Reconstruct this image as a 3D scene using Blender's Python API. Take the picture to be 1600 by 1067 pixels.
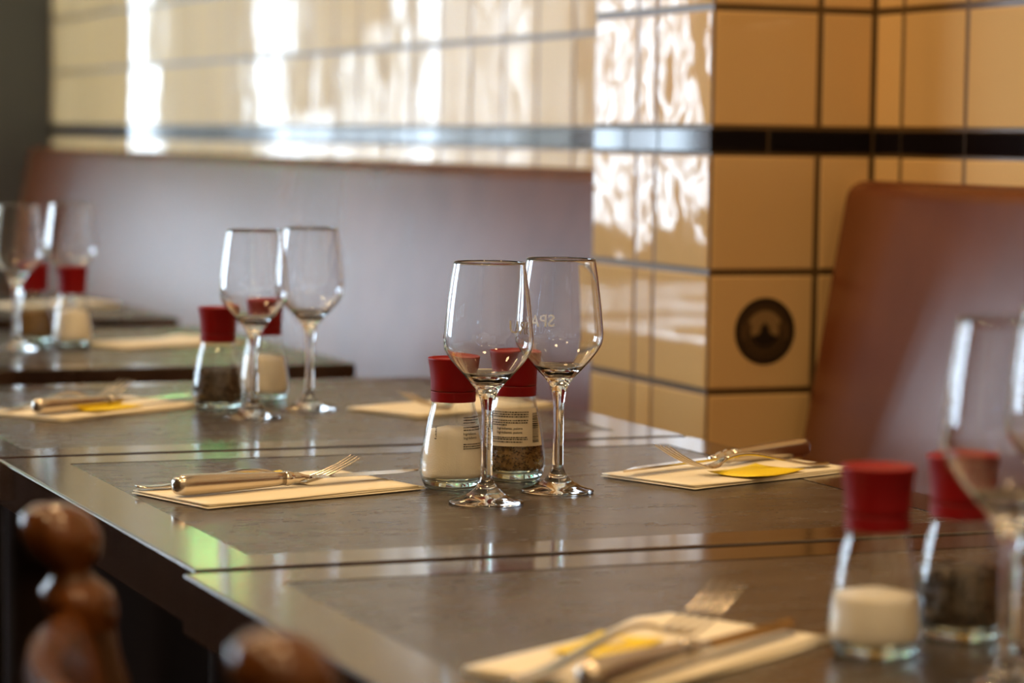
import bpy, bmesh, math, random
from mathutils import Vector, Matrix
random.seed(7)
for o in list(bpy.data.objects): bpy.data.objects.remove(o)
S = bpy.context.scene
COL = S.collection
PI = math.pi

# ------------------------------------------------------------------ camera, sky, lamps, exposure
# metres; X = across the room towards the tiled wall, Y = along the wall away from the camera, Z = up
CAM_Z = 1.06
F_PX, PITCH, ROLL, YAW = 4226.99, 0.0755149, 0.0143502, 0.3898198
cam = bpy.data.objects.new('camera', bpy.data.cameras.new('camera')); COL.objects.link(cam)
cam.data.lens = F_PX / 1600 * 36.0
cam.data.sensor_width = 36.0
cam.data.clip_start = 0.05
fw = Vector((math.sin(YAW)*math.cos(PITCH), math.cos(YAW)*math.cos(PITCH), -math.sin(PITCH)))
rt = Vector((math.cos(YAW), -math.sin(YAW), 0)); up = rt.cross(fw)
r2 = rt*math.cos(ROLL) + up*math.sin(ROLL); u2 = -rt*math.sin(ROLL) + up*math.cos(ROLL)
cam.matrix_world = Matrix(((r2.x, u2.x, -fw.x, 0), (r2.y, u2.y, -fw.y, 0), (r2.z, u2.z, -fw.z, CAM_Z), (0, 0, 0, 1)))
cam.data.dof.use_dof = True
cam.data.dof.focus_distance = 2.33
cam.data.dof.aperture_fstop = 4.6
cam.data.dof.aperture_blades = 9
S.camera = cam

world = bpy.data.worlds.new('sky'); S.world = world; world.use_nodes = True
bg = world.node_tree.nodes['Background']
bg.inputs[0].default_value = (0.68, 0.84, 1.0, 1); bg.inputs[1].default_value = 11.0

def ceiling_lamp(x, y, power, size=0.30, z=3.0, col=(1.0, 0.66, 0.32)):
    l = bpy.data.lights.new('ceiling_lamp', 'AREA'); l.shape = 'DISK'; l.size = size
    l.energy = power; l.color = col
    o = bpy.data.objects.new('ceiling_lamp', l); COL.objects.link(o); o.location = (x, y, z)
for (x, y, w) in ((0.75, 0.9, 16), (-0.6, 0.9, 16), (0.75, 2.9, 16), (-0.6, 2.9, 16), (0.75, -1.1, 16), (-0.6, -1.1, 16),
                  (0.75, 4.9, 5), (-0.6, 4.9, 5), (-0.6, 7.4, 4)):
    ceiling_lamp(x, y, w)

S.view_settings.view_transform = 'Standard'; S.view_settings.look = 'None'
S.view_settings.gamma = 1.0; S.view_settings.use_curve_mapping = False
S.view_settings.exposure = 0.36

# ------------------------------------------------------------------ materials
def mat(name, color=(.8, .8, .8), rough=.5, metal=0.0, spec=.5, **kw):
    m = bpy.data.materials.new(name); m.use_nodes = True
    b = m.node_tree.nodes['Principled BSDF']
    b.inputs['Base Color'].default_value = (*color, 1); b.inputs['Roughness'].default_value = rough
    b.inputs['Metallic'].default_value = metal; b.inputs['Specular IOR Level'].default_value = spec
    for k, v in kw.items(): b.inputs[k.replace('_', ' ')].default_value = v
    return m
def nd(m, t, **kw):
    n = m.node_tree.nodes.new(t)
    for k, v in kw.items(): setattr(n, k, v)
    return n
def lk(m, a, b): m.node_tree.links.new(a, b)
def pb(m): return m.node_tree.nodes['Principled BSDF']
def noise(m, scale, detail=3, stretch=None, coord='Object', rough=.5):
    tc = nd(m, 'ShaderNodeTexCoord'); out = tc.outputs[coord]
    if stretch:
        mp = nd(m, 'ShaderNodeMapping'); mp.inputs['Scale'].default_value = stretch; lk(m, out, mp.inputs[0]); out = mp.outputs[0]
    n = nd(m, 'ShaderNodeTexNoise'); n.inputs['Scale'].default_value = scale; n.inputs['Detail'].default_value = detail
    n.inputs['Roughness'].default_value = rough
    lk(m, out, n.inputs['Vector']); return n
def ramp(m, src, stops):
    r = nd(m, 'ShaderNodeValToRGB'); e = r.color_ramp.elements
    while len(e) < len(stops): e.new(.5)
    for el, (p, c) in zip(e, stops): el.position = p; el.color = (*c, 1)
    lk(m, src, r.inputs[0]); return r
def bump(m, src, strength, dist=.001):
    b = nd(m, 'ShaderNodeBump'); b.inputs['Strength'].default_value = strength; b.inputs['Distance'].default_value = dist
    lk(m, src, b.inputs['Height']); lk(m, b.outputs[0], pb(m).inputs['Normal']); return b
def rng_rough(m, src, a, b):
    r = nd(m, 'ShaderNodeMapRange'); r.inputs['To Min'].default_value = a; r.inputs['To Max'].default_value = b
    lk(m, src, r.inputs[0]); lk(m, r.outputs[0], pb(m).inputs['Roughness'])

M = {}
def tile_mat(name, col, wave, wdist):
    m = mat(name, col, .05)
    oi = nd(m, 'ShaderNodeObjectInfo')
    r = ramp(m, oi.outputs['Random'], [(0, [c*.93 for c in col]), (1, [min(1, c*1.05) for c in col])])
    lk(m, r.outputs[0], pb(m).inputs['Base Color'])
    # slow waviness of the fired glaze; world coordinates so each tile ripples differently
    g = nd(m, 'ShaderNodeNewGeometry')
    n = nd(m, 'ShaderNodeTexNoise'); n.inputs['Scale'].default_value = wave; n.inputs['Detail'].default_value = 1.5
    lk(m, g.outputs['Position'], n.inputs['Vector'])
    bump(m, n.outputs[0], 1.0, wdist)
    return m
TILE_COL = (.71, .475, .215)
M['tile'] = tile_mat('cream_glazed_tile', TILE_COL, 9, .0006)
M['tile_wavy'] = tile_mat('cream_wavy_tile', TILE_COL, 13, .0022)
M['black_tile'] = mat('black_glazed_tile', (.006, .004, .005), .06)
M['grout'] = mat('brown_grout', (.11, .066, .026), .32)
M['plaster'] = mat('cream_plaster', (.62, .52, .36), .7)
M['pale_wall'] = mat('pale_wall', (.75, .70, .60), .6)
M['brown_wall'] = mat('brown_panelled_wall', (.16, .11, .075), .5)
M['ceiling'] = mat('ceiling_paint', (.60, .52, .40), .8)
M['dark_grey'] = mat('dark_grey_paint', (.10, .108, .104), .5)
M['floor'] = mat('dark_floor', (.012, .007, .005), 1.0, spec=.0)
M['window_wood'] = mat('brown_window_wood', (.30, .13, .05), .4)

m = mat('table_frame_wood', (.05, .03, .02), .16); M['frame'] = m
n = noise(m, 14, 5, (1, 12, 1)); r = ramp(m, n.outputs[0], [(.3, (.020, .010, .008)), (.7, (.052, .031, .023))]); lk(m, r.outputs[0], pb(m).inputs['Base Color'])
n2 = noise(m, 60, 4); rng_rough(m, n2.outputs[0], .06, .18); bump(m, n2.outputs[0], .2, .0003)
pb(m).inputs['Coat Weight'].default_value = .4; pb(m).inputs['Coat Roughness'].default_value = .12
m = mat('table_slate_panel', (.06, .05, .042), .3); M['panel'] = m
n = noise(m, 9, 6, (1, 3.5, 1)); r = ramp(m, n.outputs[0], [(.32, (.036, .030, .027)), (.7, (.078, .065, .058))]); lk(m, r.outputs[0], pb(m).inputs['Base Color'])
n2 = noise(m, 26, 6, (1.0, 2.4, 1), rough=.65); rng_rough(m, n2.outputs[0], .15, .36); bump(m, n2.outputs[0], .16, .0008)
m = mat('leg_wood', (.022, .013, .009), .35); M['leg'] = m
m = mat('brown_leather', (.16, .048, .018), .26, spec=.36); M['leather'] = m
n = noise(m, 5, 3); r = ramp(m, n.outputs[0], [(.3, (.10, .026, .008)), (.7, (.145, .041, .013))]); lk(m, r.outputs[0], pb(m).inputs['Base Color'])
n2 = noise(m, 220, 3); bump(m, n2.outputs[0], .25, .0006)
m = mat('chair_wood', (.24, .07, .012), .25); M['chair'] = m
n = noise(m, 12, 5, (6, 6, 1)); r = ramp(m, n.outputs[0], [(.3, (.05, .015, .003)), (.7, (.14, .043, .007))]); lk(m, r.outputs[0], pb(m).inputs['Base Color'])
pb(m).inputs['Coat Weight'].default_value = .25; pb(m).inputs['Coat Roughness'].default_value = .15
m = mat('dark_chair_wood', (.05, .022, .01), .25); M['chair_dark'] = m

m = mat('wine_glass', (1, 1, 1), 0.0); M['glass'] = m
pb(m).inputs['Transmission Weight'].default_value = 1.0; pb(m).inputs['IOR'].default_value = 1.5
m = mat('greenish_thick_glass', (.78, .93, .88), 0.0); M['base_glass'] = m
pb(m).inputs['Transmission Weight'].default_value = 1.0; pb(m).inputs['IOR'].default_value = 1.5
# thin jar wall: clear pane that reflects by Fresnel
m = bpy.data.materials.new('thin_jar_glass'); m.use_nodes = True; nt = m.node_tree; M['jar'] = m
nt.nodes.remove(nt.nodes['Principled BSDF'])
tr = nd(m, 'ShaderNodeBsdfTransparent'); tr.inputs[0].default_value = (.99, .995, .99, 1)
gl = nd(m, 'ShaderNodeBsdfGlossy'); gl.inputs['Roughness'].default_value = .02
lw = nd(m, 'ShaderNodeLayerWeight'); lw.inputs[0].default_value = .5
fp = nd(m, 'ShaderNodeMath', operation='POWER'); fp.inputs[1].default_value = 4; lk(m, lw.outputs['Facing'], fp.inputs[0])
fr = nd(m, 'ShaderNodeMath', operation='MULTIPLY_ADD'); fr.inputs[1].default_value = .96; fr.inputs[2].default_value = .04; lk(m, fp.outputs[0], fr.inputs[0])
mx = nd(m, 'ShaderNodeMixShader'); lk(m, fr.outputs[0], mx.inputs[0]); lk(m, tr.outputs[0], mx.inputs[1]); lk(m, gl.outputs[0], mx.inputs[2])
lk(m, mx.outputs[0], nt.nodes['Material Output'].inputs[0])
M['cap'] = mat('red_plastic', (.23, .002, .005), .45, spec=.25)
m = mat('salt', (.92, .88, .80), .8); M['salt'] = m
n = noise(m, 900, 2); bump(m, n.outputs[0], .6, .001)
m = mat('pepper', (.1, .06, .02), .7); M['pepper'] = m
g = nd(m, 'ShaderNodeNewGeometry')
r = ramp(m, g.outputs['Random Per Island'], [(0, (.02, .012, .006)), (.45, (.09, .045, .015)), (.75, (.24, .13, .04)), (1, (.42, .27, .10))]); lk(m, r.outputs[0], pb(m).inputs['Base Color'])
m = mat('peppercorn', (.03, .02, .014), .6); M['peppercorn'] = m
g = nd(m, 'ShaderNodeNewGeometry')
r = ramp(m, g.outputs['Random Per Island'], [(0, (.012, .008, .006)), (.7, (.05, .033, .022)), (1, (.12, .085, .055))]); lk(m, r.outputs[0], pb(m).inputs['Base Color'])
M['label'] = mat('cream_label', (.74, .66, .52), .5)
M['ink'] = mat('black_ink', (.02, .018, .016), .5)
m = bpy.data.materials.new('white_print'); m.use_nodes = True; M['white_ink'] = m
m.node_tree.nodes.remove(m.node_tree.nodes['Principled BSDF'])
df = nd(m, 'ShaderNodeBsdfDiffuse'); df.inputs[0].default_value = (.9, .89, .86, 1); tl = nd(m, 'ShaderNodeBsdfTranslucent'); tl.inputs[0].default_value = (.9, .89, .86, 1)
mx = nd(m, 'ShaderNodeMixShader'); lk(m, df.outputs[0], mx.inputs[1]); lk(m, tl.outputs[0], mx.inputs[2]); lk(m, mx.outputs[0], m.node_tree.nodes['Material Output'].inputs[0])
M['steel'] = mat('polished_steel', (.66, .60, .52), .14, metal=1.0)
M['steel_brushed'] = mat('worn_steel', (.62, .55, .47), .26, metal=1.0)
m = mat('napkin_paper', (.82, .76, .62), .85); M['napkin'] = m
n = noise(m, 300, 3); bump(m, n.outputs[0], .15, .0005)
M['sachet'] = mat('yellow_sachet', (.90, .68, .015), .38)
M['sachet_print'] = mat('pale_print', (.84, .72, .40), .4)
def emit(name, col, s):
    m = bpy.data.materials.new(name); m.use_nodes = True
    b = pb(m); b.inputs['Base Color'].default_value = (*col, 1); b.inputs['Emission Color'].default_value = (*col, 1); b.inputs['Emission Strength'].default_value = s
    return m
M['green_lamp'] = emit('green_lamp', (.05, 1, .30), 22)
M['red_lamp'] = emit('red_lamp', (1, .06, .04), 22)

# ------------------------------------------------------------------ helpers
def mesh_from(bm, name, smooth=False):
    me = bpy.data.meshes.new(name); bmesh.ops.recalc_face_normals(bm, faces=bm.faces); bm.to_mesh(me); bm.free()
    if smooth:
        for p in me.polygons: p.use_smooth = True
    return me
def link(name, me, m, parent=None, loc=None, kind=None):
    o = bpy.data.objects.new(name, me); COL.objects.link(o)
    if m is not None and not me.materials: me.materials.append(M[m])
    if parent: o.parent = parent
    if loc: o.location = loc
    if kind: o['kind'] = kind
    return o
def obj(name, bm, m, parent=None, loc=None, smooth=False, kind=None):
    return link(name, mesh_from(bm, name, smooth), m, parent, loc, kind)
def thing(name, label, cat, loc, rz=0, group=None):
    o = bpy.data.objects.new(name, None); COL.objects.link(o); o.location = loc; o.rotation_euler = (0, 0, rz)
    o.empty_display_size = .05
    o['label'] = label; o['category'] = cat
    if group: o['group'] = group
    return o
def dup(src, loc=None, rz=None, label=None, parent=None, group=None):
    c = src.copy(); COL.objects.link(c)
    if parent: c.parent = parent
    if loc is not None: c.location = loc
    if rz is not None: c.rotation_euler = (0, 0, rz)
    if label: c['label'] = label
    if group: c['group'] = group
    for ch in list(src.children): dup(ch, parent=c)
    return c
def box(bm, x0, y0, z0, x1, y1, z1, bev=0, seg=1):
    vs = [bm.verts.new((x, y, z)) for x in (x0, x1) for y in (y0, y1) for z in (z0, z1)]
    fs = [bm.faces.new([vs[i] for i in f]) for f in ((0, 1, 3, 2), (4, 6, 7, 5), (0, 4, 5, 1), (2, 3, 7, 6), (0, 2, 6, 4), (1, 5, 7, 3))]
    if bev:
        es = list({e for f in fs for e in f.edges})
        bmesh.ops.bevel(bm, geom=es, offset=bev, segments=seg, profile=.5, affect='EDGES')
    return bm
def B(*a, **k): return box(bmesh.new(), *a, **k)
def lathe(prof, seg=48, bm=None, cx=0, cy=0):
    bm = bm or bmesh.new(); rings = []
    for (r, z) in prof:
        if r < 1e-6: rings.append([bm.verts.new((cx, cy, z))])
        else: rings.append([bm.verts.new((cx+r*math.cos(2*PI*i/seg), cy+r*math.sin(2*PI*i/seg), z)) for i in range(seg)])
    for a, b in zip(rings, rings[1:]):
        for i in range(seg):
            j = (i+1) % seg
            if len(a) == 1 and len(b) == 1: continue
            if len(a) == 1: bm.faces.new((a[0], b[i], b[j]))
            elif len(b) == 1: bm.faces.new((a[i], a[j], b[0]))
            else: bm.faces.new((a[i], a[j], b[j], b[i]))
    return bm
def smooth_prof(pts, n=6):
    out = []
    P = [pts[0]] + list(pts) + [pts[-1]]
    for i in range(1, len(P)-2):
        p0, p1, p2, p3 = P[i-1], P[i], P[i+1], P[i+2]
        for k in range(n):
            t = k/n
            out.append(tuple(.5*((2*p1[d]) + (-p0[d]+p2[d])*t + (2*p0[d]-5*p1[d]+4*p2[d]-p3[d])*t*t + (-p0[d]+3*p1[d]-3*p2[d]+p3[d])*t**3) for d in (0, 1)))
    out.append(pts[-1]); return [(max(0, a), b) for a, b in out]
def sweep(path, sect, bm=None, close_ends=True):
    """path: list of (point, side, up, half_width, half_height); sect: list of unit (a, b)"""
    bm = bm or bmesh.new(); rings = []
    for (p, s, u, w, h) in path:
        rings.append([bm.verts.new(Vector(p) + Vector(s)*w*a + Vector(u)*h*b) for (a, b) in sect])
    k = len(sect)
    for a, b in zip(rings, rings[1:]):
        for i in range(k): bm.faces.new((a[i], a[(i+1) % k], b[(i+1) % k], b[i]))
    if close_ends: bm.faces.new(rings[0]); bm.faces.new(list(reversed(rings[-1])))
    return bm
CIRC = lambda n: [(math.cos(2*PI*i/n), math.sin(2*PI*i/n)) for i in range(n)]
def text_mesh(txt, size, name):
    cu = bpy.data.curves.new(name, 'FONT'); cu.body = txt; cu.size = size; cu.resolution_u = 2; cu.align_x = 'CENTER'
    cu.offset = size*.012
    o = bpy.data.objects.new(name, cu); COL.objects.link(o)
    me = bpy.data.meshes.new_from_object(o.evaluated_get(bpy.context.evaluated_depsgraph_get()))
    bpy.data.objects.remove(o); bpy.data.curves.remove(cu)
    return me
def wrap_quads(rects, rfun, th0, off, zref=0):
    """flat rectangles (x0,z0,x1,z1) bent round a lathe surface rfun(z)"""
    bm = bmesh.new()
    for (x0, z0, x1, z1) in rects:
        rm = rfun((z0+z1)/2)
        nx = max(1, int(abs(x1-x0)/.0018)); nz = max(1, int(abs(z1-z0)/.004))
        g = [[bm.verts.new(((rfun(z0+(z1-z0)*j/nz)+off)*math.cos(th0+(x0+(x1-x0)*i/nx)/rm), (rfun(z0+(z1-z0)*j/nz)+off)*math.sin(th0+(x0+(x1-x0)*i/nx)/rm), z0+(z1-z0)*j/nz)) for i in range(nx+1)] for j in range(nz+1)]
        for j in range(nz):
            for i in range(nx): bm.faces.new((g[j][i], g[j][i+1], g[j+1][i+1], g[j+1][i]))
    return bm
def wrap_text(txt, size, rfun, th0, z0, off, name):
    me = text_mesh(txt, size, name)
    for v in me.vertices:
        z = z0 + v.co.y; r = rfun(z)+off; a = th0 + v.co.x/rfun(z0+size*.3); v.co = (r*math.cos(a), r*math.sin(a), z)
    return me

# ------------------------------------------------------------------ room shell
PX0, PX1, PY0, PY1 = 1.507, 1.737, 3.027, 3.387      # tiled pillar
WX, LX, Y_END, Y_BACK, H = 1.737, -3.6, 16.0, -3.0, 4.2
GD = .0016; TB = .008                                            # tile body
obj('floor', B(LX-.2, Y_BACK-.2, -.1, WX+.25, Y_END+.2, 0), 'floor', kind='structure')
obj('ceiling', B(LX-.2, Y_BACK-.2, H, WX+.25, Y_END+.2, H+.1), 'ceiling', kind='structure')
wall_r = obj('wall_right', B(WX+GD, Y_BACK-.2, 0, WX+.25, Y_END+.2, H), 'grout', kind='structure')
up_w = obj('upper_plaster', B(WX-.001, Y_BACK, 1.826, WX+TB, Y_END, H), 'plaster', wall_r)
lo_w = obj('far_plaster', B(WX-.001, 7.90, 0, WX+TB, Y_END, 1.826), 'plaster', wall_r)
lo_n = obj('near_plaster', B(WX-.001, Y_BACK, 0, WX+TB, 2.18, 1.826), 'plaster', wall_r)
obj('wall_back', B(LX-.2, Y_BACK-.2, 0, WX+.25, Y_BACK, H), 'pale_wall', kind='structure')

def wall_with_openings(name, axis, c0, c1, a0, a1, opens, m):
    """solid wall of boxes round the openings (a_lo, a_hi, z_lo, z_hi)"""
    bm = bmesh.new()
    def bx(u0, u1, z0, z1):
        if u1-u0 < 1e-4 or z1-z0 < 1e-4: return
        if axis == 'x': box(bm, u0, c0, z0, u1, c1, z1)
        else: box(bm, c0, u0, z0, c1, u1, z1)
    cur = a0
    for (l, h, zl, zh) in sorted(opens):
        bx(cur, l, 0, H); bx(l, h, 0, zl); bx(l, h, zh, H); cur = h
    bx(cur, a1, 0, H)
    return obj(name, bm, m, kind='structure')
def vx(px, wallx=WX):      # where the far end wall is met by the sight line of photo column px after the tiled wall mirrors it
    return 2*wallx - Y_END*math.tan(YAW + math.atan((px-800)/F_PX))
ends = []
for (xa, xb, zl, zh) in ((176, 241, .80, 2.05), (408, 466, .80, 1.95), (471, 505, .80, 1.2), (512, 545, .80, 1.15), (560, 588, .80, 1.75), (600, 628, .8, 1.4),
                         (640, 690, .80, 3.7), (704, 727, .80, 3.2), (743, 770, .80, 3.7), (786, 818, .80, 3.7), (874, 898, .8, 3.7)):
    ends.append((vx(xb), vx(xa), zl, zh))
wall_with_openings('wall_end', 'x', Y_END, Y_END+.2, LX-.2, WX+.25, ends, 'pale_wall')
lefts = [(6.4, 10.0, .85, 3.3), (13.1, 13.45, .5, 2.9), (13.5, 14.6, .5, 2.9), (14.65, 15.9, .5, 2.9)]  # first opening is added, out of view, to bring daylight onto the far tiles
wall_with_openings('wall_left', 'y', LX-.2, LX, Y_BACK-.2, Y_END+.2, lefts, 'brown_wall')
wn = 0
for (a, b, zl, zh) in ends:
    wn += 1; bm = bmesh.new()
    for (u0, u1, z0, z1) in ((a, a+.02, zl, zh), (b-.02, b, zl, zh), (a+.02, b-.02, zl, zl+.03), (a+.02, b-.02, zh-.03, zh)): box(bm, u0, Y_END+.02, z0, u1, Y_END+.07, z1)
    obj('window_%d' % wn, bm, 'window_wood', kind='structure')
for (a, b, zl, zh) in lefts:
    wn += 1; bm = bmesh.new()
    for (u0, u1, z0, z1) in ((a, a+.06, zl, zh), (b-.06, b, zl, zh), (a+.06, b-.06, zl, zl+.07), (a+.06, b-.06, zh-.07, zh), ((a+b)/2-.03, (a+b)/2+.03, zl+.07, zh-.07)): box(bm, LX-.07, u0, z0, LX-.02, u1, z1)
    obj('window_%d' % wn, bm, 'window_wood', kind='structure')
obj('partition', B(1.50, 7.75, 0, WX+TB-.001, 7.90, H, bev=.004), 'dark_grey', kind='structure')

# tiles: rows measured from the black band
ROWS = [(.144, .294), (.294, .444), (.444, .594), (.594, .744), (.744, .894), (.894, 1.044), (1.074, 1.224), (1.224, 1.374), (1.374, 1.524), (1.524, 1.674), (1.674, 1.824)]
G = .0085
_tiles = {}
def tile(kind, face, a0, a1, z0, z1, parent, plane, m, gap=None):
    """one glazed tile; face 'x-' looks towards -X, 'y-' looks towards -Y"""
    w, h = a1-a0-(gap or G), z1-z0-(gap or G)/(4 if gap else 1)
    key = (face, round(w, 4), round(h, 4), m)
    if key not in _tiles:
        bm = bmesh.new(); b = .0018
        def ring(ins, d): return [(-w/2+ins, -h/2+ins, d), (w/2-ins, -h/2+ins, d), (w/2-ins, h/2-ins, d), (-w/2+ins, h/2-ins, d)]
        rr = [[bm.verts.new((-d, -a, z) if face == 'x-' else (a, -d, z)) for (a, z, d) in ring(i, d)] for (i, d) in ((0, -TB), (0, -b), (b*.35, -b*.35), (b, 0))]
        for r0, r1 in zip(rr, rr[1:]):
            for i in range(4): bm.faces.new((r0[i], r0[(i+1) % 4], r1[(i+1) % 4], r1[i]))
        bm.faces.new(rr[-1]); bm.faces.new(list(reversed(rr[0])))
        me = mesh_from(bm, kind); me.materials.append(M[m]); _tiles[key] = me
    c, zc = (a0+a1)/2, (z0+z1)/2
    o = bpy.data.objects.new(kind, _tiles[key]); COL.objects.link(o); o.parent = parent
    o.location = (plane, c, zc) if face == 'x-' else (c, plane, zc)
    t = .0035
    o.rotation_euler = (0, random.uniform(-t, t), random.uniform(-t, t)) if face == 'x-' else (random.uniform(-t, t), 0, random.uniform(-t, t))
    return o
# far stretch of the wall, beyond the pillar
y = PY1
while y < 7.745:
    y1 = min(y+.15, 7.75)
    for (z0, z1) in ROWS[5:10]: tile('tile', 'x-', y, y1, z0, z1, wall_r, WX, 'tile')
    tile('band_tile', 'x-', y, y1, 1.044, 1.074, wall_r, WX, 'black_tile', .002)
    y = y1
# near stretch, right of the pillar
for (y0, y1) in ((2.959, PY0), (2.809, 2.959), (2.659, 2.809), (2.509, 2.659), (2.359, 2.509), (2.209, 2.359)):
    for (z0, z1) in ROWS[5:9]: tile('tile', 'x-', y0, y1, z0, z1, wall_r, WX, 'tile')
    tile('band_tile', 'x-', y0, y1, 1.044, 1.074, wall_r, WX, 'black_tile', .002)
filler = bmesh.new(); box(filler, WX-.001, 2.18, 0, WX+TB, 7.75, .885)
obj('lower_plaster', filler, 'plaster', wall_r)
filler = bmesh.new(); box(filler, WX-.001, 2.18, 1.53, WX+TB, PY0, 1.826); box(filler, WX-.001, PY1, 1.68, WX+TB, 7.75, 1.826)
obj('middle_plaster', filler, 'plaster', wall_r)
# pillar
pil = obj('pillar', B(PX0+GD, PY0+GD, 0, WX+.02, PY1, H), 'grout', kind='structure')
emb_tile = None
for (z0, z1) in ROWS:
    for (a0, a1) in ((PX0, 1.659), (1.659, PX1)):
        t = tile('tile', 'y-', a0, a1, z0, z1, pil, PY0, 'tile')
        if abs(z0-.744) < .01 and a0 < 1.6: emb_tile = t
    for (a0, a1) in ((PY0, 3.19), (3.19, 3.247), (3.247, PY1)):
        tile('tile', 'x-', a0, a1, z0, z1, pil, PX0, 'tile_wavy' if z0 > .89 else 'tile')
for (a0, a1) in ((PX0, 1.588), (1.588, PX1)): tile('band_tile', 'y-', a0, a1, 1.044, 1.074, pil, PY0, 'black_tile', .002)
for (a0, a1) in ((PY0, 3.18), (3.18, 3.28), (3.28, PY1)): tile('band_tile', 'x-', a0, a1, 1.044, 1.074, pil, PX0, 'black_tile', .002)
obj('upper_plaster', B(PX0, PY0, 1.826, WX, PY1, H), 'plaster', pil)
obj('skirting', B(PX0, PY0, 0, WX, PY1, .142), 'black_tile', pil)

# round printed emblem on one tile (flat print: rings, fan and a small pointed figure)
def disc_sector(bm, r0, r1, a0, a1, d, n=24, cx=0, cz=0):
    vs = []
    for i in range(n+1):
        a = a0+(a1-a0)*i/n
        vs.append((bm.verts.new((cx+r0*math.cos(a), d, cz+r0*math.sin(a))), bm.verts.new((cx+r1*math.cos(a), d, cz+r1*math.sin(a)))))
    for (p, q), (s, t) in zip(vs, vs[1:]): bm.faces.new((p, q, t, s))
M['emblem_dark'] = mat('emblem_black', (.010, .007, .004), .35)
M['emblem_mid'] = mat('emblem_brown', (.075, .042, .015), .35)
M['emblem_light'] = mat('emblem_tan', (.24, .15, .06), .35)
R_E = .0425; EC = (1.588-(PX0+1.659)/2, .820-.819)
def emblem(name, m, parts, d):
    bm = bmesh.new()
    for a in parts: disc_sector(bm, a[0]*R_E, a[1]*R_E, math.radians(a[2]), math.radians(a[3]), -d, a[4] if len(a) > 4 else 28, EC[0], EC[1])
    return obj(name, bm, m, emb_tile)
emblem('emblem_ring', 'emblem_dark', [(.84, 1, 0, 360, 64), (.50, .56, 180, 360)], .0004)
emblem('emblem_field', 'emblem_mid', [(0.001, .84, 0, 360, 64)], .0002)
emblem('emblem_lettering', 'emblem_dark', [(.66, .78, a, a+7, 2) for a in range(200, 340, 11)] + [(.66, .78, a, a+5, 2) for a in range(20, 160, 9)], .0004)
emblem('emblem_fan', 'emblem_light', [(.20, .62, 25, 155), (.10, .46, -20, 25), (.10, .46, 155, 200)], .0003)
emblem('emblem_bowl', 'emblem_dark', [(.001, .46, 200, 340)], .0005)
bm = bmesh.new()
vs = [bm.verts.new((EC[0]+x*R_E, -.0006, EC[1]+z*R_E)) for (x, z) in ((-.22, -.16), (.22, -.16), (.12, .10), (.07, .16), (0, .30), (-.07, .16), (-.12, .10))]
bm.faces.new(vs); obj('emblem_figure', bm, 'emblem_dark', emb_tile)

# ------------------------------------------------------------------ bench seating along the wall
def bench(name, y0, y1, label):
    t = thing(name, label, 'bench', (1.45, (y0+y1)/2, 0)); L = (y1-y0)/2
    def slab(pts, bev, y0=-L, y1=L, seg=4):
        bm = bmesh.new(); a = [bm.verts.new((x-1.45, y0, z)) for (x, z) in pts]; b = [bm.verts.new((x-1.45, y1, z)) for (x, z) in pts]; k = len(pts)
        bm.faces.new(a); bm.faces.new(list(reversed(b)))
        for i in range(k): bm.faces.new((a[i], b[i], b[(i+1) % k], a[(i+1) % k]))
        bmesh.ops.recalc_face_normals(bm, faces=bm.faces)
        bmesh.ops.bevel(bm, geom=list(bm.edges), offset=bev, segments=seg, profile=.5, affect='EDGES'); return bm
    obj('backrest', slab([(WX-.002, .462), (1.575, .462), (WX-.066, 1.012), (WX-.002, 1.012)], .022), 'leather', t, smooth=True)
    obj('seat_cushion', slab([(1.731, .36), (1.17, .36), (1.17, .46), (1.731, .46)], .025), 'leather', t, smooth=True)
    obj('plinth', slab([(1.731, 0), (1.22, 0), (1.22, .36), (1.731, .36)], .004, seg=1), 'floor', t)
    return t
bench('wall_bench', .30, 2.985, 'brown leather wall bench with rounded back corner, right of the pillar')
bench('wall_bench', PY1+.02, 7.745, 'long leather wall bench shining pale lilac along the far tiled wall')

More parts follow.
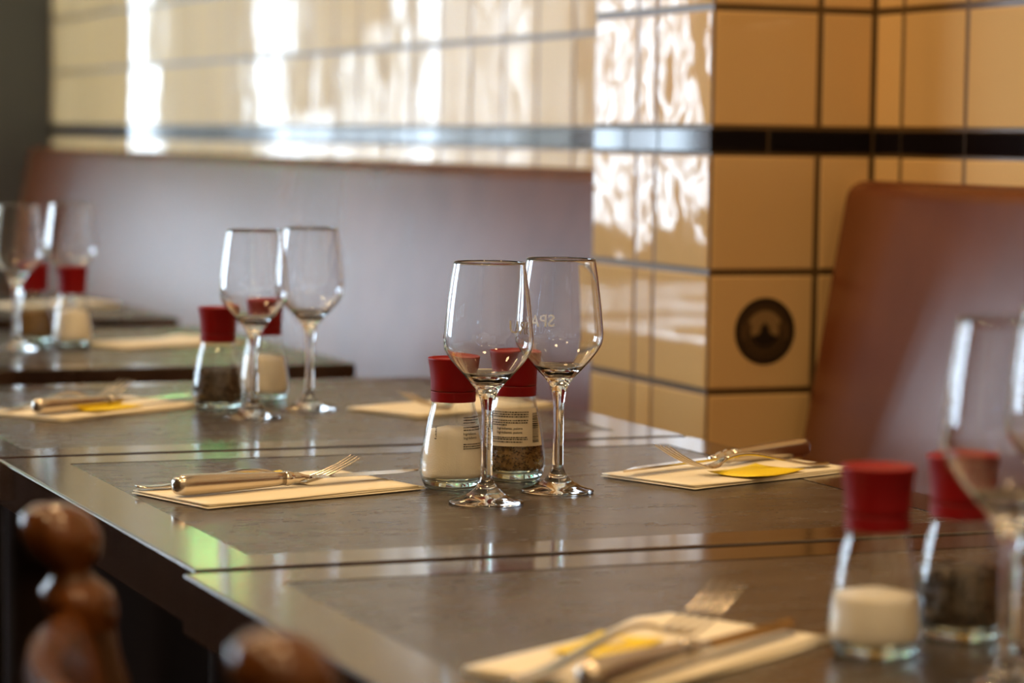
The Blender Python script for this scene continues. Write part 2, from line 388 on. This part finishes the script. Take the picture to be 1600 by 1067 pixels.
# ------------------------------------------------------------------ tables
TOP = .75
def table(x0, y0, x1, y1, label):
    cx, cy = (x0+x1)/2, (y0+y1)/2
    t = thing('dining_table', label, 'table', (cx, cy, 0), 0, 'square tables in a row along the bench')
    a, b = (x1-x0)/2, (y1-y0)/2; w = .056; th = .042
    def rail(c):   # c: outer and inner corner points of a mitred rail
        bm = bmesh.new()
        lo = [bm.verts.new((*p, TOP-th)) for p in c]; hi = [bm.verts.new((*p, TOP)) for p in c]
        bm.faces.new(hi); bm.faces.new(list(reversed(lo)))
        for i in range(4): bm.faces.new((lo[i], lo[(i+1) % 4], hi[(i+1) % 4], hi[i]))
        bmesh.ops.recalc_face_normals(bm, faces=bm.faces)
        out = [e for e in bm.edges if all(v.co.z > TOP-.001 for v in e.verts) and (all(abs(abs(v.co.x)-a) < 1e-5 for v in e.verts) or all(abs(abs(v.co.y)-b) < 1e-5 for v in e.verts))]
        bmesh.ops.bevel(bm, geom=out, offset=.0022, segments=3, profile=.5, affect='EDGES'); return bm
    O = [(-a, -b), (a, -b), (a, b), (-a, b)]; I = [(-a+w, -b+w), (a-w, -b+w), (a-w, b-w), (-a+w, b-w)]
    for i in range(4):
        j = (i+1) % 4; obj('frame_rail', rail([O[i], O[j], I[j], I[i]]), 'frame', t)
    g = .0009
    obj('slate_panel', B(-a+w+g, -b+w+g, TOP-.03, a-w-g, b-w-g, TOP-.0004, bev=.0006), 'panel', t)
    obj('column', lathe([(0, .04), (.06, .04), (.045, .06), (.040, .10), (.040, TOP-.07), (.055, TOP-th-.01), (.055, TOP-th), (0, TOP-th)], 28), 'leg', t, smooth=True)
    obj('foot_plate', B(-.048, -.29, 0, .048, .29, .04, bev=.008, seg=2), 'leg', t)
    obj('under_frame', B(-.16, -.16, TOP-th-.012, .16, .16, TOP-th, bev=.002), 'leg', t)
    return t
TA = table(.505, 1.125, 1.245, 1.832, 'dark framed square table nearest the camera, set with a pale napkin and yellow sachet')
TBb = table(.517, 1.846, 1.245, 2.532, 'dark framed square table holding the two sharp wine glasses')
TC = table(.500, 2.546, 1.245, 3.262, 'dark framed square table just behind the table with the two sharp glasses')
TD = table(.470, 3.470, 1.196, 4.190, 'dark square table standing apart beyond the gap, with blurred red capped mills')
TE = table(.470, 4.390, 1.200, 5.100, 'farthest dark square table, just an edge behind the blurred mills')

# ------------------------------------------------------------------ chair
def ladder_chair(ux0, ux1, vx_, label):
    cy = (ux0+ux1)/2; half = abs(ux1-ux0)/2
    t = thing('ladderback_chair', label, 'chair', (vx_+.18, cy, 0))
    rake = .27
    def lean(z): return -.18 + (.85-z)*rake if z > .45 else -.18 + .40*rake + (.45-z)*.05 - .0
    prof = [(0, .850), (.012, .8485), (.0195, .843), (.0228, .835), (.0228, .828), (.0195, .819), (.0135, .814), (.0115, .810), (.0135, .806), (.0205, .800), (.0215, .793), (.0205, .785), (.0172, .777), (.0160, .765), (.0170, .74), (.0185, .66), (.0190, .45), (.0180, .2), (.0140, 0.0), (0, 0)]
    for s in (-1, 1):
        def post(lo, hi):
            bm = lathe([p for p in prof if lo <= p[1] <= hi], 28)
            for v in bm.verts:
                z = v.co.z; v.co.x += lean(z); v.co.y += s*half
            return bm
        p = obj('post', post(0, .777), 'chair_dark', t, smooth=True)
        obj('finial', post(.777, .86), 'chair', p, smooth=True)
    def rail(zc, hh):
        path = []
        for i in range(25):
            f = -1+2*i/24; bow = .062*(1-f*f)
            path.append(((lean(zc)-bow, f*half, zc), (1, 0, 0), (rake*-.96, 0, .96), .009, hh))
        sect = [(-.6, -1), (.6, -1), (1, -.85), (1, .8), (.5, 1), (-.5, 1), (-1, .8), (-1, -.85)]
        return sweep(path, sect)
    obj('back_rail', rail(.748, .044), 'chair', t, smooth=False)
    obj('back_rail', rail(.60, .035), 'chair', t, smooth=False)
    bm = bmesh.new(); k = 32
    so = [(.085+.205*math.copysign(abs(math.cos(a))**.55, math.cos(a))+.03, (half+.01)*math.copysign(abs(math.sin(a))**.55, math.sin(a))) for a in [2*PI*i/k for i in range(k)]]
    lo = [bm.verts.new((x, y, .425)) for x, y in so]; hi = [bm.verts.new((x, y, .45)) for x, y in so]
    bm.faces.new(hi); bm.faces.new(list(reversed(lo)))
    for i in range(k): bm.faces.new((lo[i], lo[(i+1) % k], hi[(i+1) % k], hi[i]))
    obj('seat', bm, 'chair', t)
    for s in (-1, 1):
        obj('leg', lathe([(0, 0), (.013, 0), (.018, .2), (.019, .4), (.016, .43), (0, .43)], 20, cx=.285, cy=s*(half-.03)), 'chair_dark', t, smooth=True)
        obj('stretcher', sweep([((-.06, s*half, .22), (0, 1, 0), (0, 0, 1), .011, .011), ((.285, s*(half-.03), .22), (0, 1, 0), (0, 0, 1), .011, .011)], CIRC(12)), 'chair_dark', t, smooth=True)
    return t
ladder_chair(1.504, 1.086, .338, 'turned brown wooden chair with round post finials beside the nearest table')

# ------------------------------------------------------------------ wine glasses
OUT = smooth_prof([(.0050, .022), (.0047, .040), (.0048, .065), (.0054, .082), (.0078, .0925), (.0132, .1005), (.0225, .1105), (.0318, .1215), (.0368, .130), (.0381, .1375), (.0377, .146), (.0354, .168), (.0325, .190), (.0301, .2045)], 5)
def bowl_r(z):
    for (r0, z0), (r1, z1) in zip(OUT, OUT[1:]):
        if z0 <= z <= z1: return r0+(r1-r0)*(z-z0)/max(1e-9, z1-z0)
    return OUT[-1][0]
foot = [(0, .0016), (.020, .0010), (.0305, 0.0), (.0318, .0004), (.0321, .0013), (.0312, .0023), (.022, .0052), (.0145, .0088), (.0092, .0135), (.0064, .0180)]
inner = [(.0296, .2049), (.0291, .2045)]
T = .00095
inn = []
for (r, z) in reversed(OUT):
    if z > .1085: inn.append((r-T-.0006*max(0, (.135-z)/.03), z))
inner += inn[1:] + [(.0125, .1062), (.0065, .1042), (0, .1036)]
def make_glass():
    return mesh_from(lathe(foot + OUT + inner, 72), 'wine_glass', True)
glass_me = make_glass(); glass_me.materials.append(M['glass'])
def wine_glass(x, y, label, logo=None, group='empty wine glasses set on the tables', th=None):
    o = bpy.data.objects.new('wine_glass', glass_me); COL.objects.link(o); o.location = (x, y, TOP)
    o['label'] = label; o['category'] = 'wine glass'; o['group'] = group
    if logo:
        me = wrap_text(logo, .0155, bowl_r, th, .1425, .0003, 'printed_logo'); me.materials.append(M['white_ink'])
        l = bpy.data.objects.new('printed_logo', me); COL.objects.link(l); l.parent = o
    return o
b1 = math.atan2(2.114, .847); b2 = math.atan2(2.166, .935)
wine_glass(.847, 2.114, 'sharp empty wine glass in front of the white salt mill', 'BRU', th=b1-math.radians(50))
wine_glass(.935, 2.166, 'sharp empty wine glass standing right of the pepper mill, before the pillar', 'SPA', th=b2+math.radians(26))
wine_glass(.859, 2.833, 'blurred wine glass in front of mills on the second table, left one of its pair')
wine_glass(.945, 2.900, 'blurred wine glass right of the salt mill on the second table, bench behind it')
wine_glass(.802, 3.800, 'very blurred wine glass cut by the left photo edge, left of far pepper mill')
wine_glass(.905, 3.905, 'very blurred wine glass behind the far salt mill on the far table')
wine_glass(.827, 1.278, 'blurred wine glass right of the nearest mills, large in front').scale = (1.04, 1.04, 1.04)
wine_glass(.926, 1.367, 'wine glass cut off by the right photo edge beside nearest pepper mill').scale = (1.04, 1.04, 1.04)

# ------------------------------------------------------------------ salt and pepper mills
JAR = smooth_prof([(.0255, .0035), (.0282, .0100), (.0290, .0175), (.0280, .030), (.0253, .047), (.0222, .062), (.0196, .0715), (.0189, .0762)], 4)
def jar_r(z):
    if z <= JAR[0][1]: return JAR[0][0]
    for (r0, z0), (r1, z1) in zip(JAR, JAR[1:]):
        if z0 <= z <= z1: return r0+(r1-r0)*(z-z0)/max(1e-9, z1-z0)
    return JAR[-1][0]
def bars(x0, x1, z, n, h):
    out = []; x = x0
    while x < x1-.0006:
        w = random.uniform(.0006, .0026); w = min(w, x1-x); out.append((x, z, x+w, z+h)); x += w+.0005
    return out
def grain_bm(rmax, top, n, size, seed):
    rnd = random.Random(seed); bm = bmesh.new()
    for i in range(n):
        z = .0105 + (top-.0105)*rnd.random()**1.0
        a = rnd.uniform(0, 2*PI)
        if rnd.random() < .2: z = top - .001 + rnd.uniform(-.001, .0015); rr = (jar_r(z)-.0026)*math.sqrt(rnd.random())
        else: rr = jar_r(z)-.0020-size*.6*rnd.random()
        mtx = Matrix.Translation((rr*math.cos(a), rr*math.sin(a), z)) @ Matrix.Rotation(rnd.uniform(0, 6), 4, 'X') @ Matrix.Rotation(rnd.uniform(0, 6), 4, 'Z') @ Matrix.Diagonal((size*rnd.uniform(.6, 1.3), size*rnd.uniform(.6, 1.1), size*rnd.uniform(.5, 1), 1))
        bmesh.ops.create_icosphere(bm, subdivisions=1, radius=.5, matrix=mtx)
    return bm
def mill(kind, x, y, label, detail=False, coarse=False, level=.051):
    t = thing(kind+'_mill', label, 'spice mill', (x, y, TOP), 0, 'red capped salt and pepper mills')
    front = math.atan2(-y, -x)
    # jar wall, thick glass foot, contents, cap
    obj('jar', lathe(JAR + [(.0182, .0762)] + [(r-.0013, z) for (r, z) in reversed(JAR) if z > .009], 56), 'jar', t, smooth=True)
    obj('jar_base', lathe([(0, .0012), (.017, .0004), (.0225, 0), (.0243, .0012), (.0254, .0034), (.0268, .0066), (.0262, .0085), (.020, .0098), (0, .0102)], 56), 'base_glass', t, smooth=True)
    def fill(top, r_in=.0019): return lathe([(0, .0104)] + [(jar_r(z)-r_in, z) for z in [.0106+(top-.0106)*i/10 for i in range(11)]] + [(.008, top+.0035), (0, top+.0042)], 48)
    if kind == 'salt': obj('salt', fill(level), 'salt', t, smooth=True)
    else:
        top = .046 if not coarse else .044
        obj('pepper_core', fill(top-.002, .0042), 'peppercorn' if coarse else 'pepper', t, smooth=True)
        obj('peppercorns' if coarse else 'pepper_grains', grain_bm(.027, top, 420 if coarse else 1500, .0042 if coarse else .0019, 3), 'peppercorn' if coarse else 'pepper', t, kind='stuff')
    obj('cap_collar', lathe([(.0175, .0768), (.0197, .0768), (.0199, .0775), (.0199, .0852), (.0196, .0858), (.0175, .0858)], 56), 'cap', t, smooth=False)
    cap = obj('grinder_cap', lathe([(.0, .0868), (.0194, .0862), (.0199, .0868), (.0199, .0885)] + smooth_prof([(.0200, .0890), (.0202, .0960), (.0209, .1035), (.0220, .1100), (.0228, .1140)], 4) + [(.0228, .1150), (.0222, .1154), (.0214, .1150), (.0209, .1138), (.0150, .1132), (0, .1130)], 64), 'cap', t, smooth=True)
    if detail:
        if kind == 'salt':
            rects = []
            for i, z in enumerate((.0635, .0612, .0590, .0550, .0527)): rects += bars(.0095, .0095+(.021 if i not in (2,) else .013), z, 5, .0010)
            for z in (.0405, .0386, .0367): rects += bars(.0095, .030, z, 6, .0010)
            obj('label_print', wrap_quads(rects, jar_r, front, .0004), 'ink', t)
            for z in (.0490, .0455):
                me = wrap_text('Ingrédients:', .0031, jar_r, front+.0155/.0232, z, .0004, 'label_text'); link('label_text', me, 'ink', t)
            rects = [(-.0148-w, z, -.0148, z+.0009) for z, w in ((.056, .0010), (.0545, .0016), (.053, .0010), (.0515, .0016), (.050, .0012), (.0485, .0016), (.047, .0010), (.0452, .0022))]
            obj('side_print', wrap_quads(rects, jar_r, front, .0004), 'ink', t)
        else:
            lab = obj('paper_label', wrap_quads([(-.024, .0330, .0285, .0665)], jar_r, front, .0003), 'label', t)
            rects = []
            for i, z in enumerate((.0628, .0608, .0588, .0555, .0535, .0515)): rects += bars(-.021, .0135-(0 if i != 5 else .020), z, 5, .0010)
            for z in (.0405, .0388): rects += bars(-.021, .0125, z, 5, .0010)
            rects += bars(-.021, .0085, .0365, 5, .0010)
            obj('label_print', wrap_quads(rects, jar_r, front, .0007), 'ink', lab)
            for z in (.0480, .0445):
                me = wrap_text('Ingrédients: poivre', .0031, jar_r, front-.004/.0242, z, .0007, 'label_text'); link('label_text', me, 'ink', lab)
            rects = []; z = .0365
            while z < .0625:
                h = random.choice((.0005, .0008, .0012)); rects.append((.0178, z, .0255, z+h)); z += h+random.choice((.0005, .0009))
            obj('barcode', wrap_quads(rects, jar_r, front, .0007), 'ink', lab)
    return t
mill('salt', .856, 2.218, 'sharp red capped mill holding white salt, behind the front left sharp glass', detail=True)
mill('pepper', .930, 2.256, 'sharp red capped pepper mill with printed cream label between the two sharp glasses', detail=True)
mill('pepper', .844, 2.921, 'blurred dark pepper mill with red cap on the second table', coarse=True)
mill('salt', .925, 3.008, 'blurred salt mill behind the glass on the second table')
mill('pepper', .849, 3.901, 'very blurred pepper mill with red cap on the far table at left')
mill('salt', .890, 3.832, 'very blurred salt mill with red cap on the far table, left area')
mill('salt', .822, 1.416, 'large blurred red capped salt mill on the nearest table', level=.037)
mill('pepper', .901, 1.448, 'large blurred peppercorn mill with red cap on the nearest table', coarse=True)

# ------------------------------------------------------------------ napkins, cutlery, sachets
def frame_of(pts):
    out = []
    for i, p in enumerate(pts):
        a = Vector(pts[max(0, i-1)]); b = Vector(pts[min(len(pts)-1, i+1)]); d = (b-a).normalized()
        s = d.cross(Vector((0, 0, 1))).normalized(); out.append((Vector(p), s, s.cross(d)))
    return out
def crom(pts, n):
    P = [pts[0]]+list(pts)+[pts[-1]]; out = []
    for i in range(1, len(P)-2):
        p0, p1, p2, p3 = P[i-1:i+3]
        for k in range(n):
            t = k/n; out.append(tuple(.5*((2*b)+(-a+c)*t+(2*a-5*b+4*c-d)*t*t+(-a+3*b-3*c+d)*t**3) for a, b, c, d in zip(p0, p1, p2, p3)))
    out.append(tuple(pts[-1])); return out
def napkin_meshes():
    """folded paper napkin, long side along X, origin at its middle on the table; four plies as parts"""
    plies = []
    for k, (L, W, dx, dy, z0, curl) in enumerate(((.228, .118, 0, 0, .0004, 0), (.225, .116, .002, .001, .0016, .0008), (.221, .115, -.002, .0005, .0028, .0015))):
        bm = bmesh.new(); nx, ny = 22, 10; g = []
        for layer in (0, 1):
            rows = []
            for j in range(ny+1):
                row = []
                for i in range(nx+1):
                    x = -L/2+L*i/nx+dx; y = -W/2+W*j/ny+dy
                    f = i/nx; e = j/ny
                    z = z0 + .0008*layer + curl*max(0, f-.6)*2.0*(.4+.6*e) + .0030*math.exp(-((f-.82)/.10)**2)*e*e*(k/2) + .0006*math.sin(9*f+3*e+k)*(k > 0)*.5
                    row.append(bm.verts.new((x, y+.0015*math.sin(7*f+k), max(z, z0*.9+.0008*layer))))
                rows.append(row)
            g.append(rows)
        for j in range(ny):
            for i in range(nx):
                for l in (0, 1):
                    bm.faces.new((g[l][j][i], g[l][j][i+1], g[l][j+1][i+1], g[l][j+1][i]))
        for i in range(nx):
            for j in (0, ny): bm.faces.new((g[0][j][i], g[0][j][i+1], g[1][j][i+1], g[1][j][i]))
        for j in range(ny):
            for i in (0, nx): bm.faces.new((g[0][j][i], g[0][j+1][i], g[1][j+1][i], g[1][j][i]))
        me = mesh_from(bm, 'ply', True); me.materials.append(M['napkin']); plies.append(me)
    return plies
PLY = napkin_meshes()
def napkin(x, y, rz, label):
    t = thing('paper_napkin', label, 'napkin', (x, y, TOP), rz, 'folded paper napkins under the cutlery')
    for me in PLY: link('ply', me, None, t)
    return t

# knife: origin at the handle end on the surface it lies on, blade towards +X
def knife_meshes():
    z0 = .0091; hp = []
    for (x, w, h) in ((0, .0015, .0015), (.0012, .0052, .0050), (.004, .0080, .0076), (.009, .0096, .0088), (.018, .0099, .0090), (.045, .0092, .0083), (.075, .0080, .0072), (.100, .0068, .0062), (.112, .0062, .0056)):
        hp.append(((x, 0, z0-.0016*x/.112), (0, 1, 0), (0, 0, 1), w, h))
    n = 28; sect = []
    for i in range(n):
        a = 2*PI*i/n; k = 1.0
        c, s = math.cos(a), math.sin(a)
        if i in (0, 5): k = .90                    # seam grooves along both flanks
        if i in (5, 9, 19, 23): k = 1.035           # reeded ridges
        sect.append((k*math.copysign(abs(c)**.8, c), k*math.copysign(abs(s)**.8, s)))
    handle = mesh_from(sweep(hp, sect), 'handle', True)
    bp = [((x, 0, z0-.0016), (0, 1, 0), (0, 0, 1), w, h) for (x, w, h) in ((.110, .0052, .0048), (.112, .0072, .0062), (.115, .0080, .0068), (.118, .0070, .0060), (.121, .0054, .0048), (.124, .0066, .0054), (.127, .0060, .0042), (.133, .0056, .0022), (.138, .0056, .0012))]
    bolster = mesh_from(sweep(bp, CIRC(24)), 'bolster', True)
    bm = bmesh.new(); rows = []
    for i in range(19):
        f = i/18; x = .131+.130*f; z = z0-.0022-.0022*f
        back = .0062; edge = -.0085-.0015*math.sin(PI*f)
        if f > .8: edge = -.0085+ (f-.8)/.2*.0135
        if f > .92: back = .0062-.0008*(f-.92)/.08
        rows.append([bm.verts.new((x, y, zz)) for (y, zz) in ((back, z-.0010), (back, z+.0010), (edge, z+.0001), (edge, z-.0001))])
    for a, b in zip(rows, rows[1:]):
        for i in range(4): bm.faces.new((a[i], a[(i+1) % 4], b[(i+1) % 4], b[i]))
    bm.faces.new(rows[0]); bm.faces.new(list(reversed(rows[-1])))
    blade = mesh_from(bm, 'blade')
    return handle, bolster, blade
KN = knife_meshes(); KN[0].materials.append(M['steel_brushed']); KN[1].materials.append(M['steel']); KN[2].materials.append(M['steel'])
def knife(x, y, rz, label, z=.0046, tilt=0):
    t = thing('table_knife', label, 'knife', (x, y, TOP+z), rz, 'steel table knives'); t.rotation_euler = (0, tilt, rz)
    for nme, me in zip(('handle', 'bolster', 'blade'), KN): link(nme, me, None, t)
    return t
# fork: origin at the handle end, tines towards +X, tips turned up
def fork_meshes():
    # spine (x, z, half width, half thickness)
    sp = crom([(0, .0030, .0040, .0010), (.006, .0022, .0075, .0012), (.025, .0022, .0078, .0013), (.060, .0075, .0055, .0014), (.090, .0125, .0036, .0017), (.110, .0125, .0032, .0018), (.125, .0090, .0034, .0017), (.133, .0052, .0060, .0014), (.139, .0030, .0100, .0012), (.146, .0018, .0126, .0010), (.152, .0022, .0130, .0010)], 4)
    pts = [(x, 0, z) for (x, z, w, t) in sp]; fr = frame_of(pts)
    sect = [(-1, 0), (-.8, .7), (-.3, 1), (.3, 1), (.8, .7), (1, 0), (.8, -.7), (.3, -.9), (-.3, -.9), (-.8, -.7)]
    k = next(i for i, p in enumerate(sp) if p[0] >= .125)
    path = [(p, s, u, w, t) for (p, s, u), (x, z, w, t) in zip(fr, sp)]
    handle = mesh_from(sweep(path[:k+1], sect), 'handle', True)
    head = mesh_from(sweep(path[k:], sect), 'head', True)
    tp = crom([(.150, .0020), (.162, .0048), (.176, .0098), (.190, .0165), (.200, .0220)], 5)
    tines = []
    for q in range(4):
        y = (-.0120+.0080*q)
        pts = [(x, y*(1-.06*i/len(tp)), z) for i, (x, z) in enumerate(tp)]; fr2 = frame_of(pts)
        path = [(p, s, u, 0.0010-.0003*i/(len(fr2)-1), .0010-.0004*i/(len(fr2)-1)) for i, (p, s, u) in enumerate(fr2)]
        tines.append(mesh_from(sweep(path, CIRC(8)), 'tine', True))
    return handle, head, tines
FK = fork_meshes()
for me in (FK[0], FK[1], *FK[2]): me.materials.append(M['steel'])
def fork(x, y, rz, label, z=.0042, tilt=0):
    t = thing('table_fork', label, 'fork', (x, y, TOP+z), rz, 'steel table forks'); t.rotation_euler = (0, tilt, rz)
    link('handle', FK[0], None, t); link('head', FK[1], None, t)
    for me in FK[2]: link('tine', me, None, t)
    return t
def sachet_mesh():
    bm = bmesh.new(); L, W = .082, .055; nx, ny = 16, 12; g = []
    for l in (0, 1):
        rows = []
        for j in range(ny+1):
            row = []
            for i in range(nx+1):
                u, v = i/nx*2-1, j/ny*2-1
                puff = .0024*max(0, 1-abs(u)**6)*max(0, (1-v*v))**.6 if abs(u) < .9 else 0
                row.append(bm.verts.new((u*L/2, v*W/2*(1+.012*math.sin(i*2.3)), .0009+(puff+.0003)*(1 if l else -.25)+.0020*u*u*v*v)))
            rows.append(row)
        g.append(rows)
    for j in range(ny):
        for i in range(nx):
            for l in (0, 1): bm.faces.new((g[l][j][i], g[l][j][i+1], g[l][j+1][i+1], g[l][j+1][i]))
    for i in range(nx):
        for j in (0, ny): bm.faces.new((g[0][j][i], g[0][j][i+1], g[1][j][i+1], g[1][j][i]))
    for j in range(ny):
        for i in (0, nx): bm.faces.new((g[0][j][i], g[0][j+1][i], g[1][j+1][i], g[1][j][i]))
    return mesh_from(bm, 'sachet', True)
SA = sachet_mesh(); SA.materials.append(M['sachet'])
def sachet(x, y, rz, label, z=.0043, print_=False, tilt=(0, 0)):
    o = bpy.data.objects.new('yellow_sachet', SA); COL.objects.link(o); o.location = (x, y, TOP+z); o.rotation_euler = (*tilt, rz)
    o['label'] = label; o['category'] = 'sachet'; o['group'] = 'yellow sachets on the napkins'
    if print_:
        bm = bmesh.new(); c = [bm.verts.new((.017*math.cos(a), .012*math.sin(a), .0038+.0004)) for a in [2*PI*i/24 for i in range(24)]]; bm.faces.new(c)
        obj('printed_patch', bm, 'sachet_print', o)
    return o
D = math.radians
# main table, left-hand place
napkin(.702, 2.232, D(17.5), 'cream folded napkin left of the sharp salt mill')
sachet(.700, 2.282, D(20), 'yellow sachet peeping out behind the sharp knife handle left of the mills')
fork(.578, 2.250, D(1), 'sharp fork with raised tines behind the knife, left of salt mill')
knife(.596, 2.196, D(16.4), 'sharp knife with thick rounded handle end pointing left')
# main table, right-hand place
napkin(1.142, 2.236, D(21), 'cream folded napkin before the pillar, right of the sharp glasses')
sachet(1.152, 2.206, D(30), 'yellow sachet under a fork before the pillar')
fork(1.243, 2.236, PI+D(12.5), 'fork lying across the yellow sachet before the pillar', tilt=-.04)
knife(1.262, 2.312, PI+D(21), 'knife pointing at the sharp glasses from the napkin before the pillar')
# nearest table
napkin(.692, 1.452, D(32), 'blurred cream napkin on the nearest table in front')
sachet(.667, 1.465, D(40), 'blurred yellow sachet with a pale patch on nearest table', print_=True).scale = (.85, .8, 1)
fork(.570, 1.378, D(26), 'blurred fork with raised tines on the nearest table', tilt=-.07)
knife(.597, 1.343, D(34.4), 'blurred knife along the near side of napkin on nearest table')
# second table
napkin(.712, 2.945, D(33), 'blurred cream napkin on second table left of dark pepper mill')
sachet(.712, 2.925, D(36), 'blurred yellow sachet on the napkin left of dark pepper mill')
fork(.600, 2.920, D(33), 'blurred fork on the napkin left of dark pepper mill')
knife(.625, 2.870, D(31), 'blurred knife with handle at near edge of napkin on second table')
napkin(1.110, 2.872, D(24), 'blurred napkin behind the red cap of the sharp salt mill, second table')
fork(1.215, 2.880, PI+D(20), 'blurred fork on the napkin behind the sharp red salt cap')
# far tables
napkin(1.030, 3.850, D(22), 'very blurred napkin on the table standing apart beyond the gap')
napkin(1.060, 4.740, D(20), 'very blurred napkin on the farthest table near its right edge')
napkin(.620, 4.700, D(22), 'very blurred napkin on the farthest table at the left photo edge')

# lit sign deep in the room, seen only as green and red reflections
t = thing('lit_sign', 'small hanging sign with a green and a red lamp, deep in the room', 'sign', (-.13, 12.5, 2.30))
obj('housing', B(-.20, 0, 0, .20, .06, .34, bev=.005), 'dark_grey', t)
obj('green_lamp', B(-.11, -.006, .03, .11, .001, .20), 'green_lamp', t)
obj('red_lamp', B(-.11, -.006, .23, .11, .001, .31), 'red_lamp', t)
obj('hanger', B(-.015, .015, .34, .015, .045, H-2.30), 'dark_grey', t)
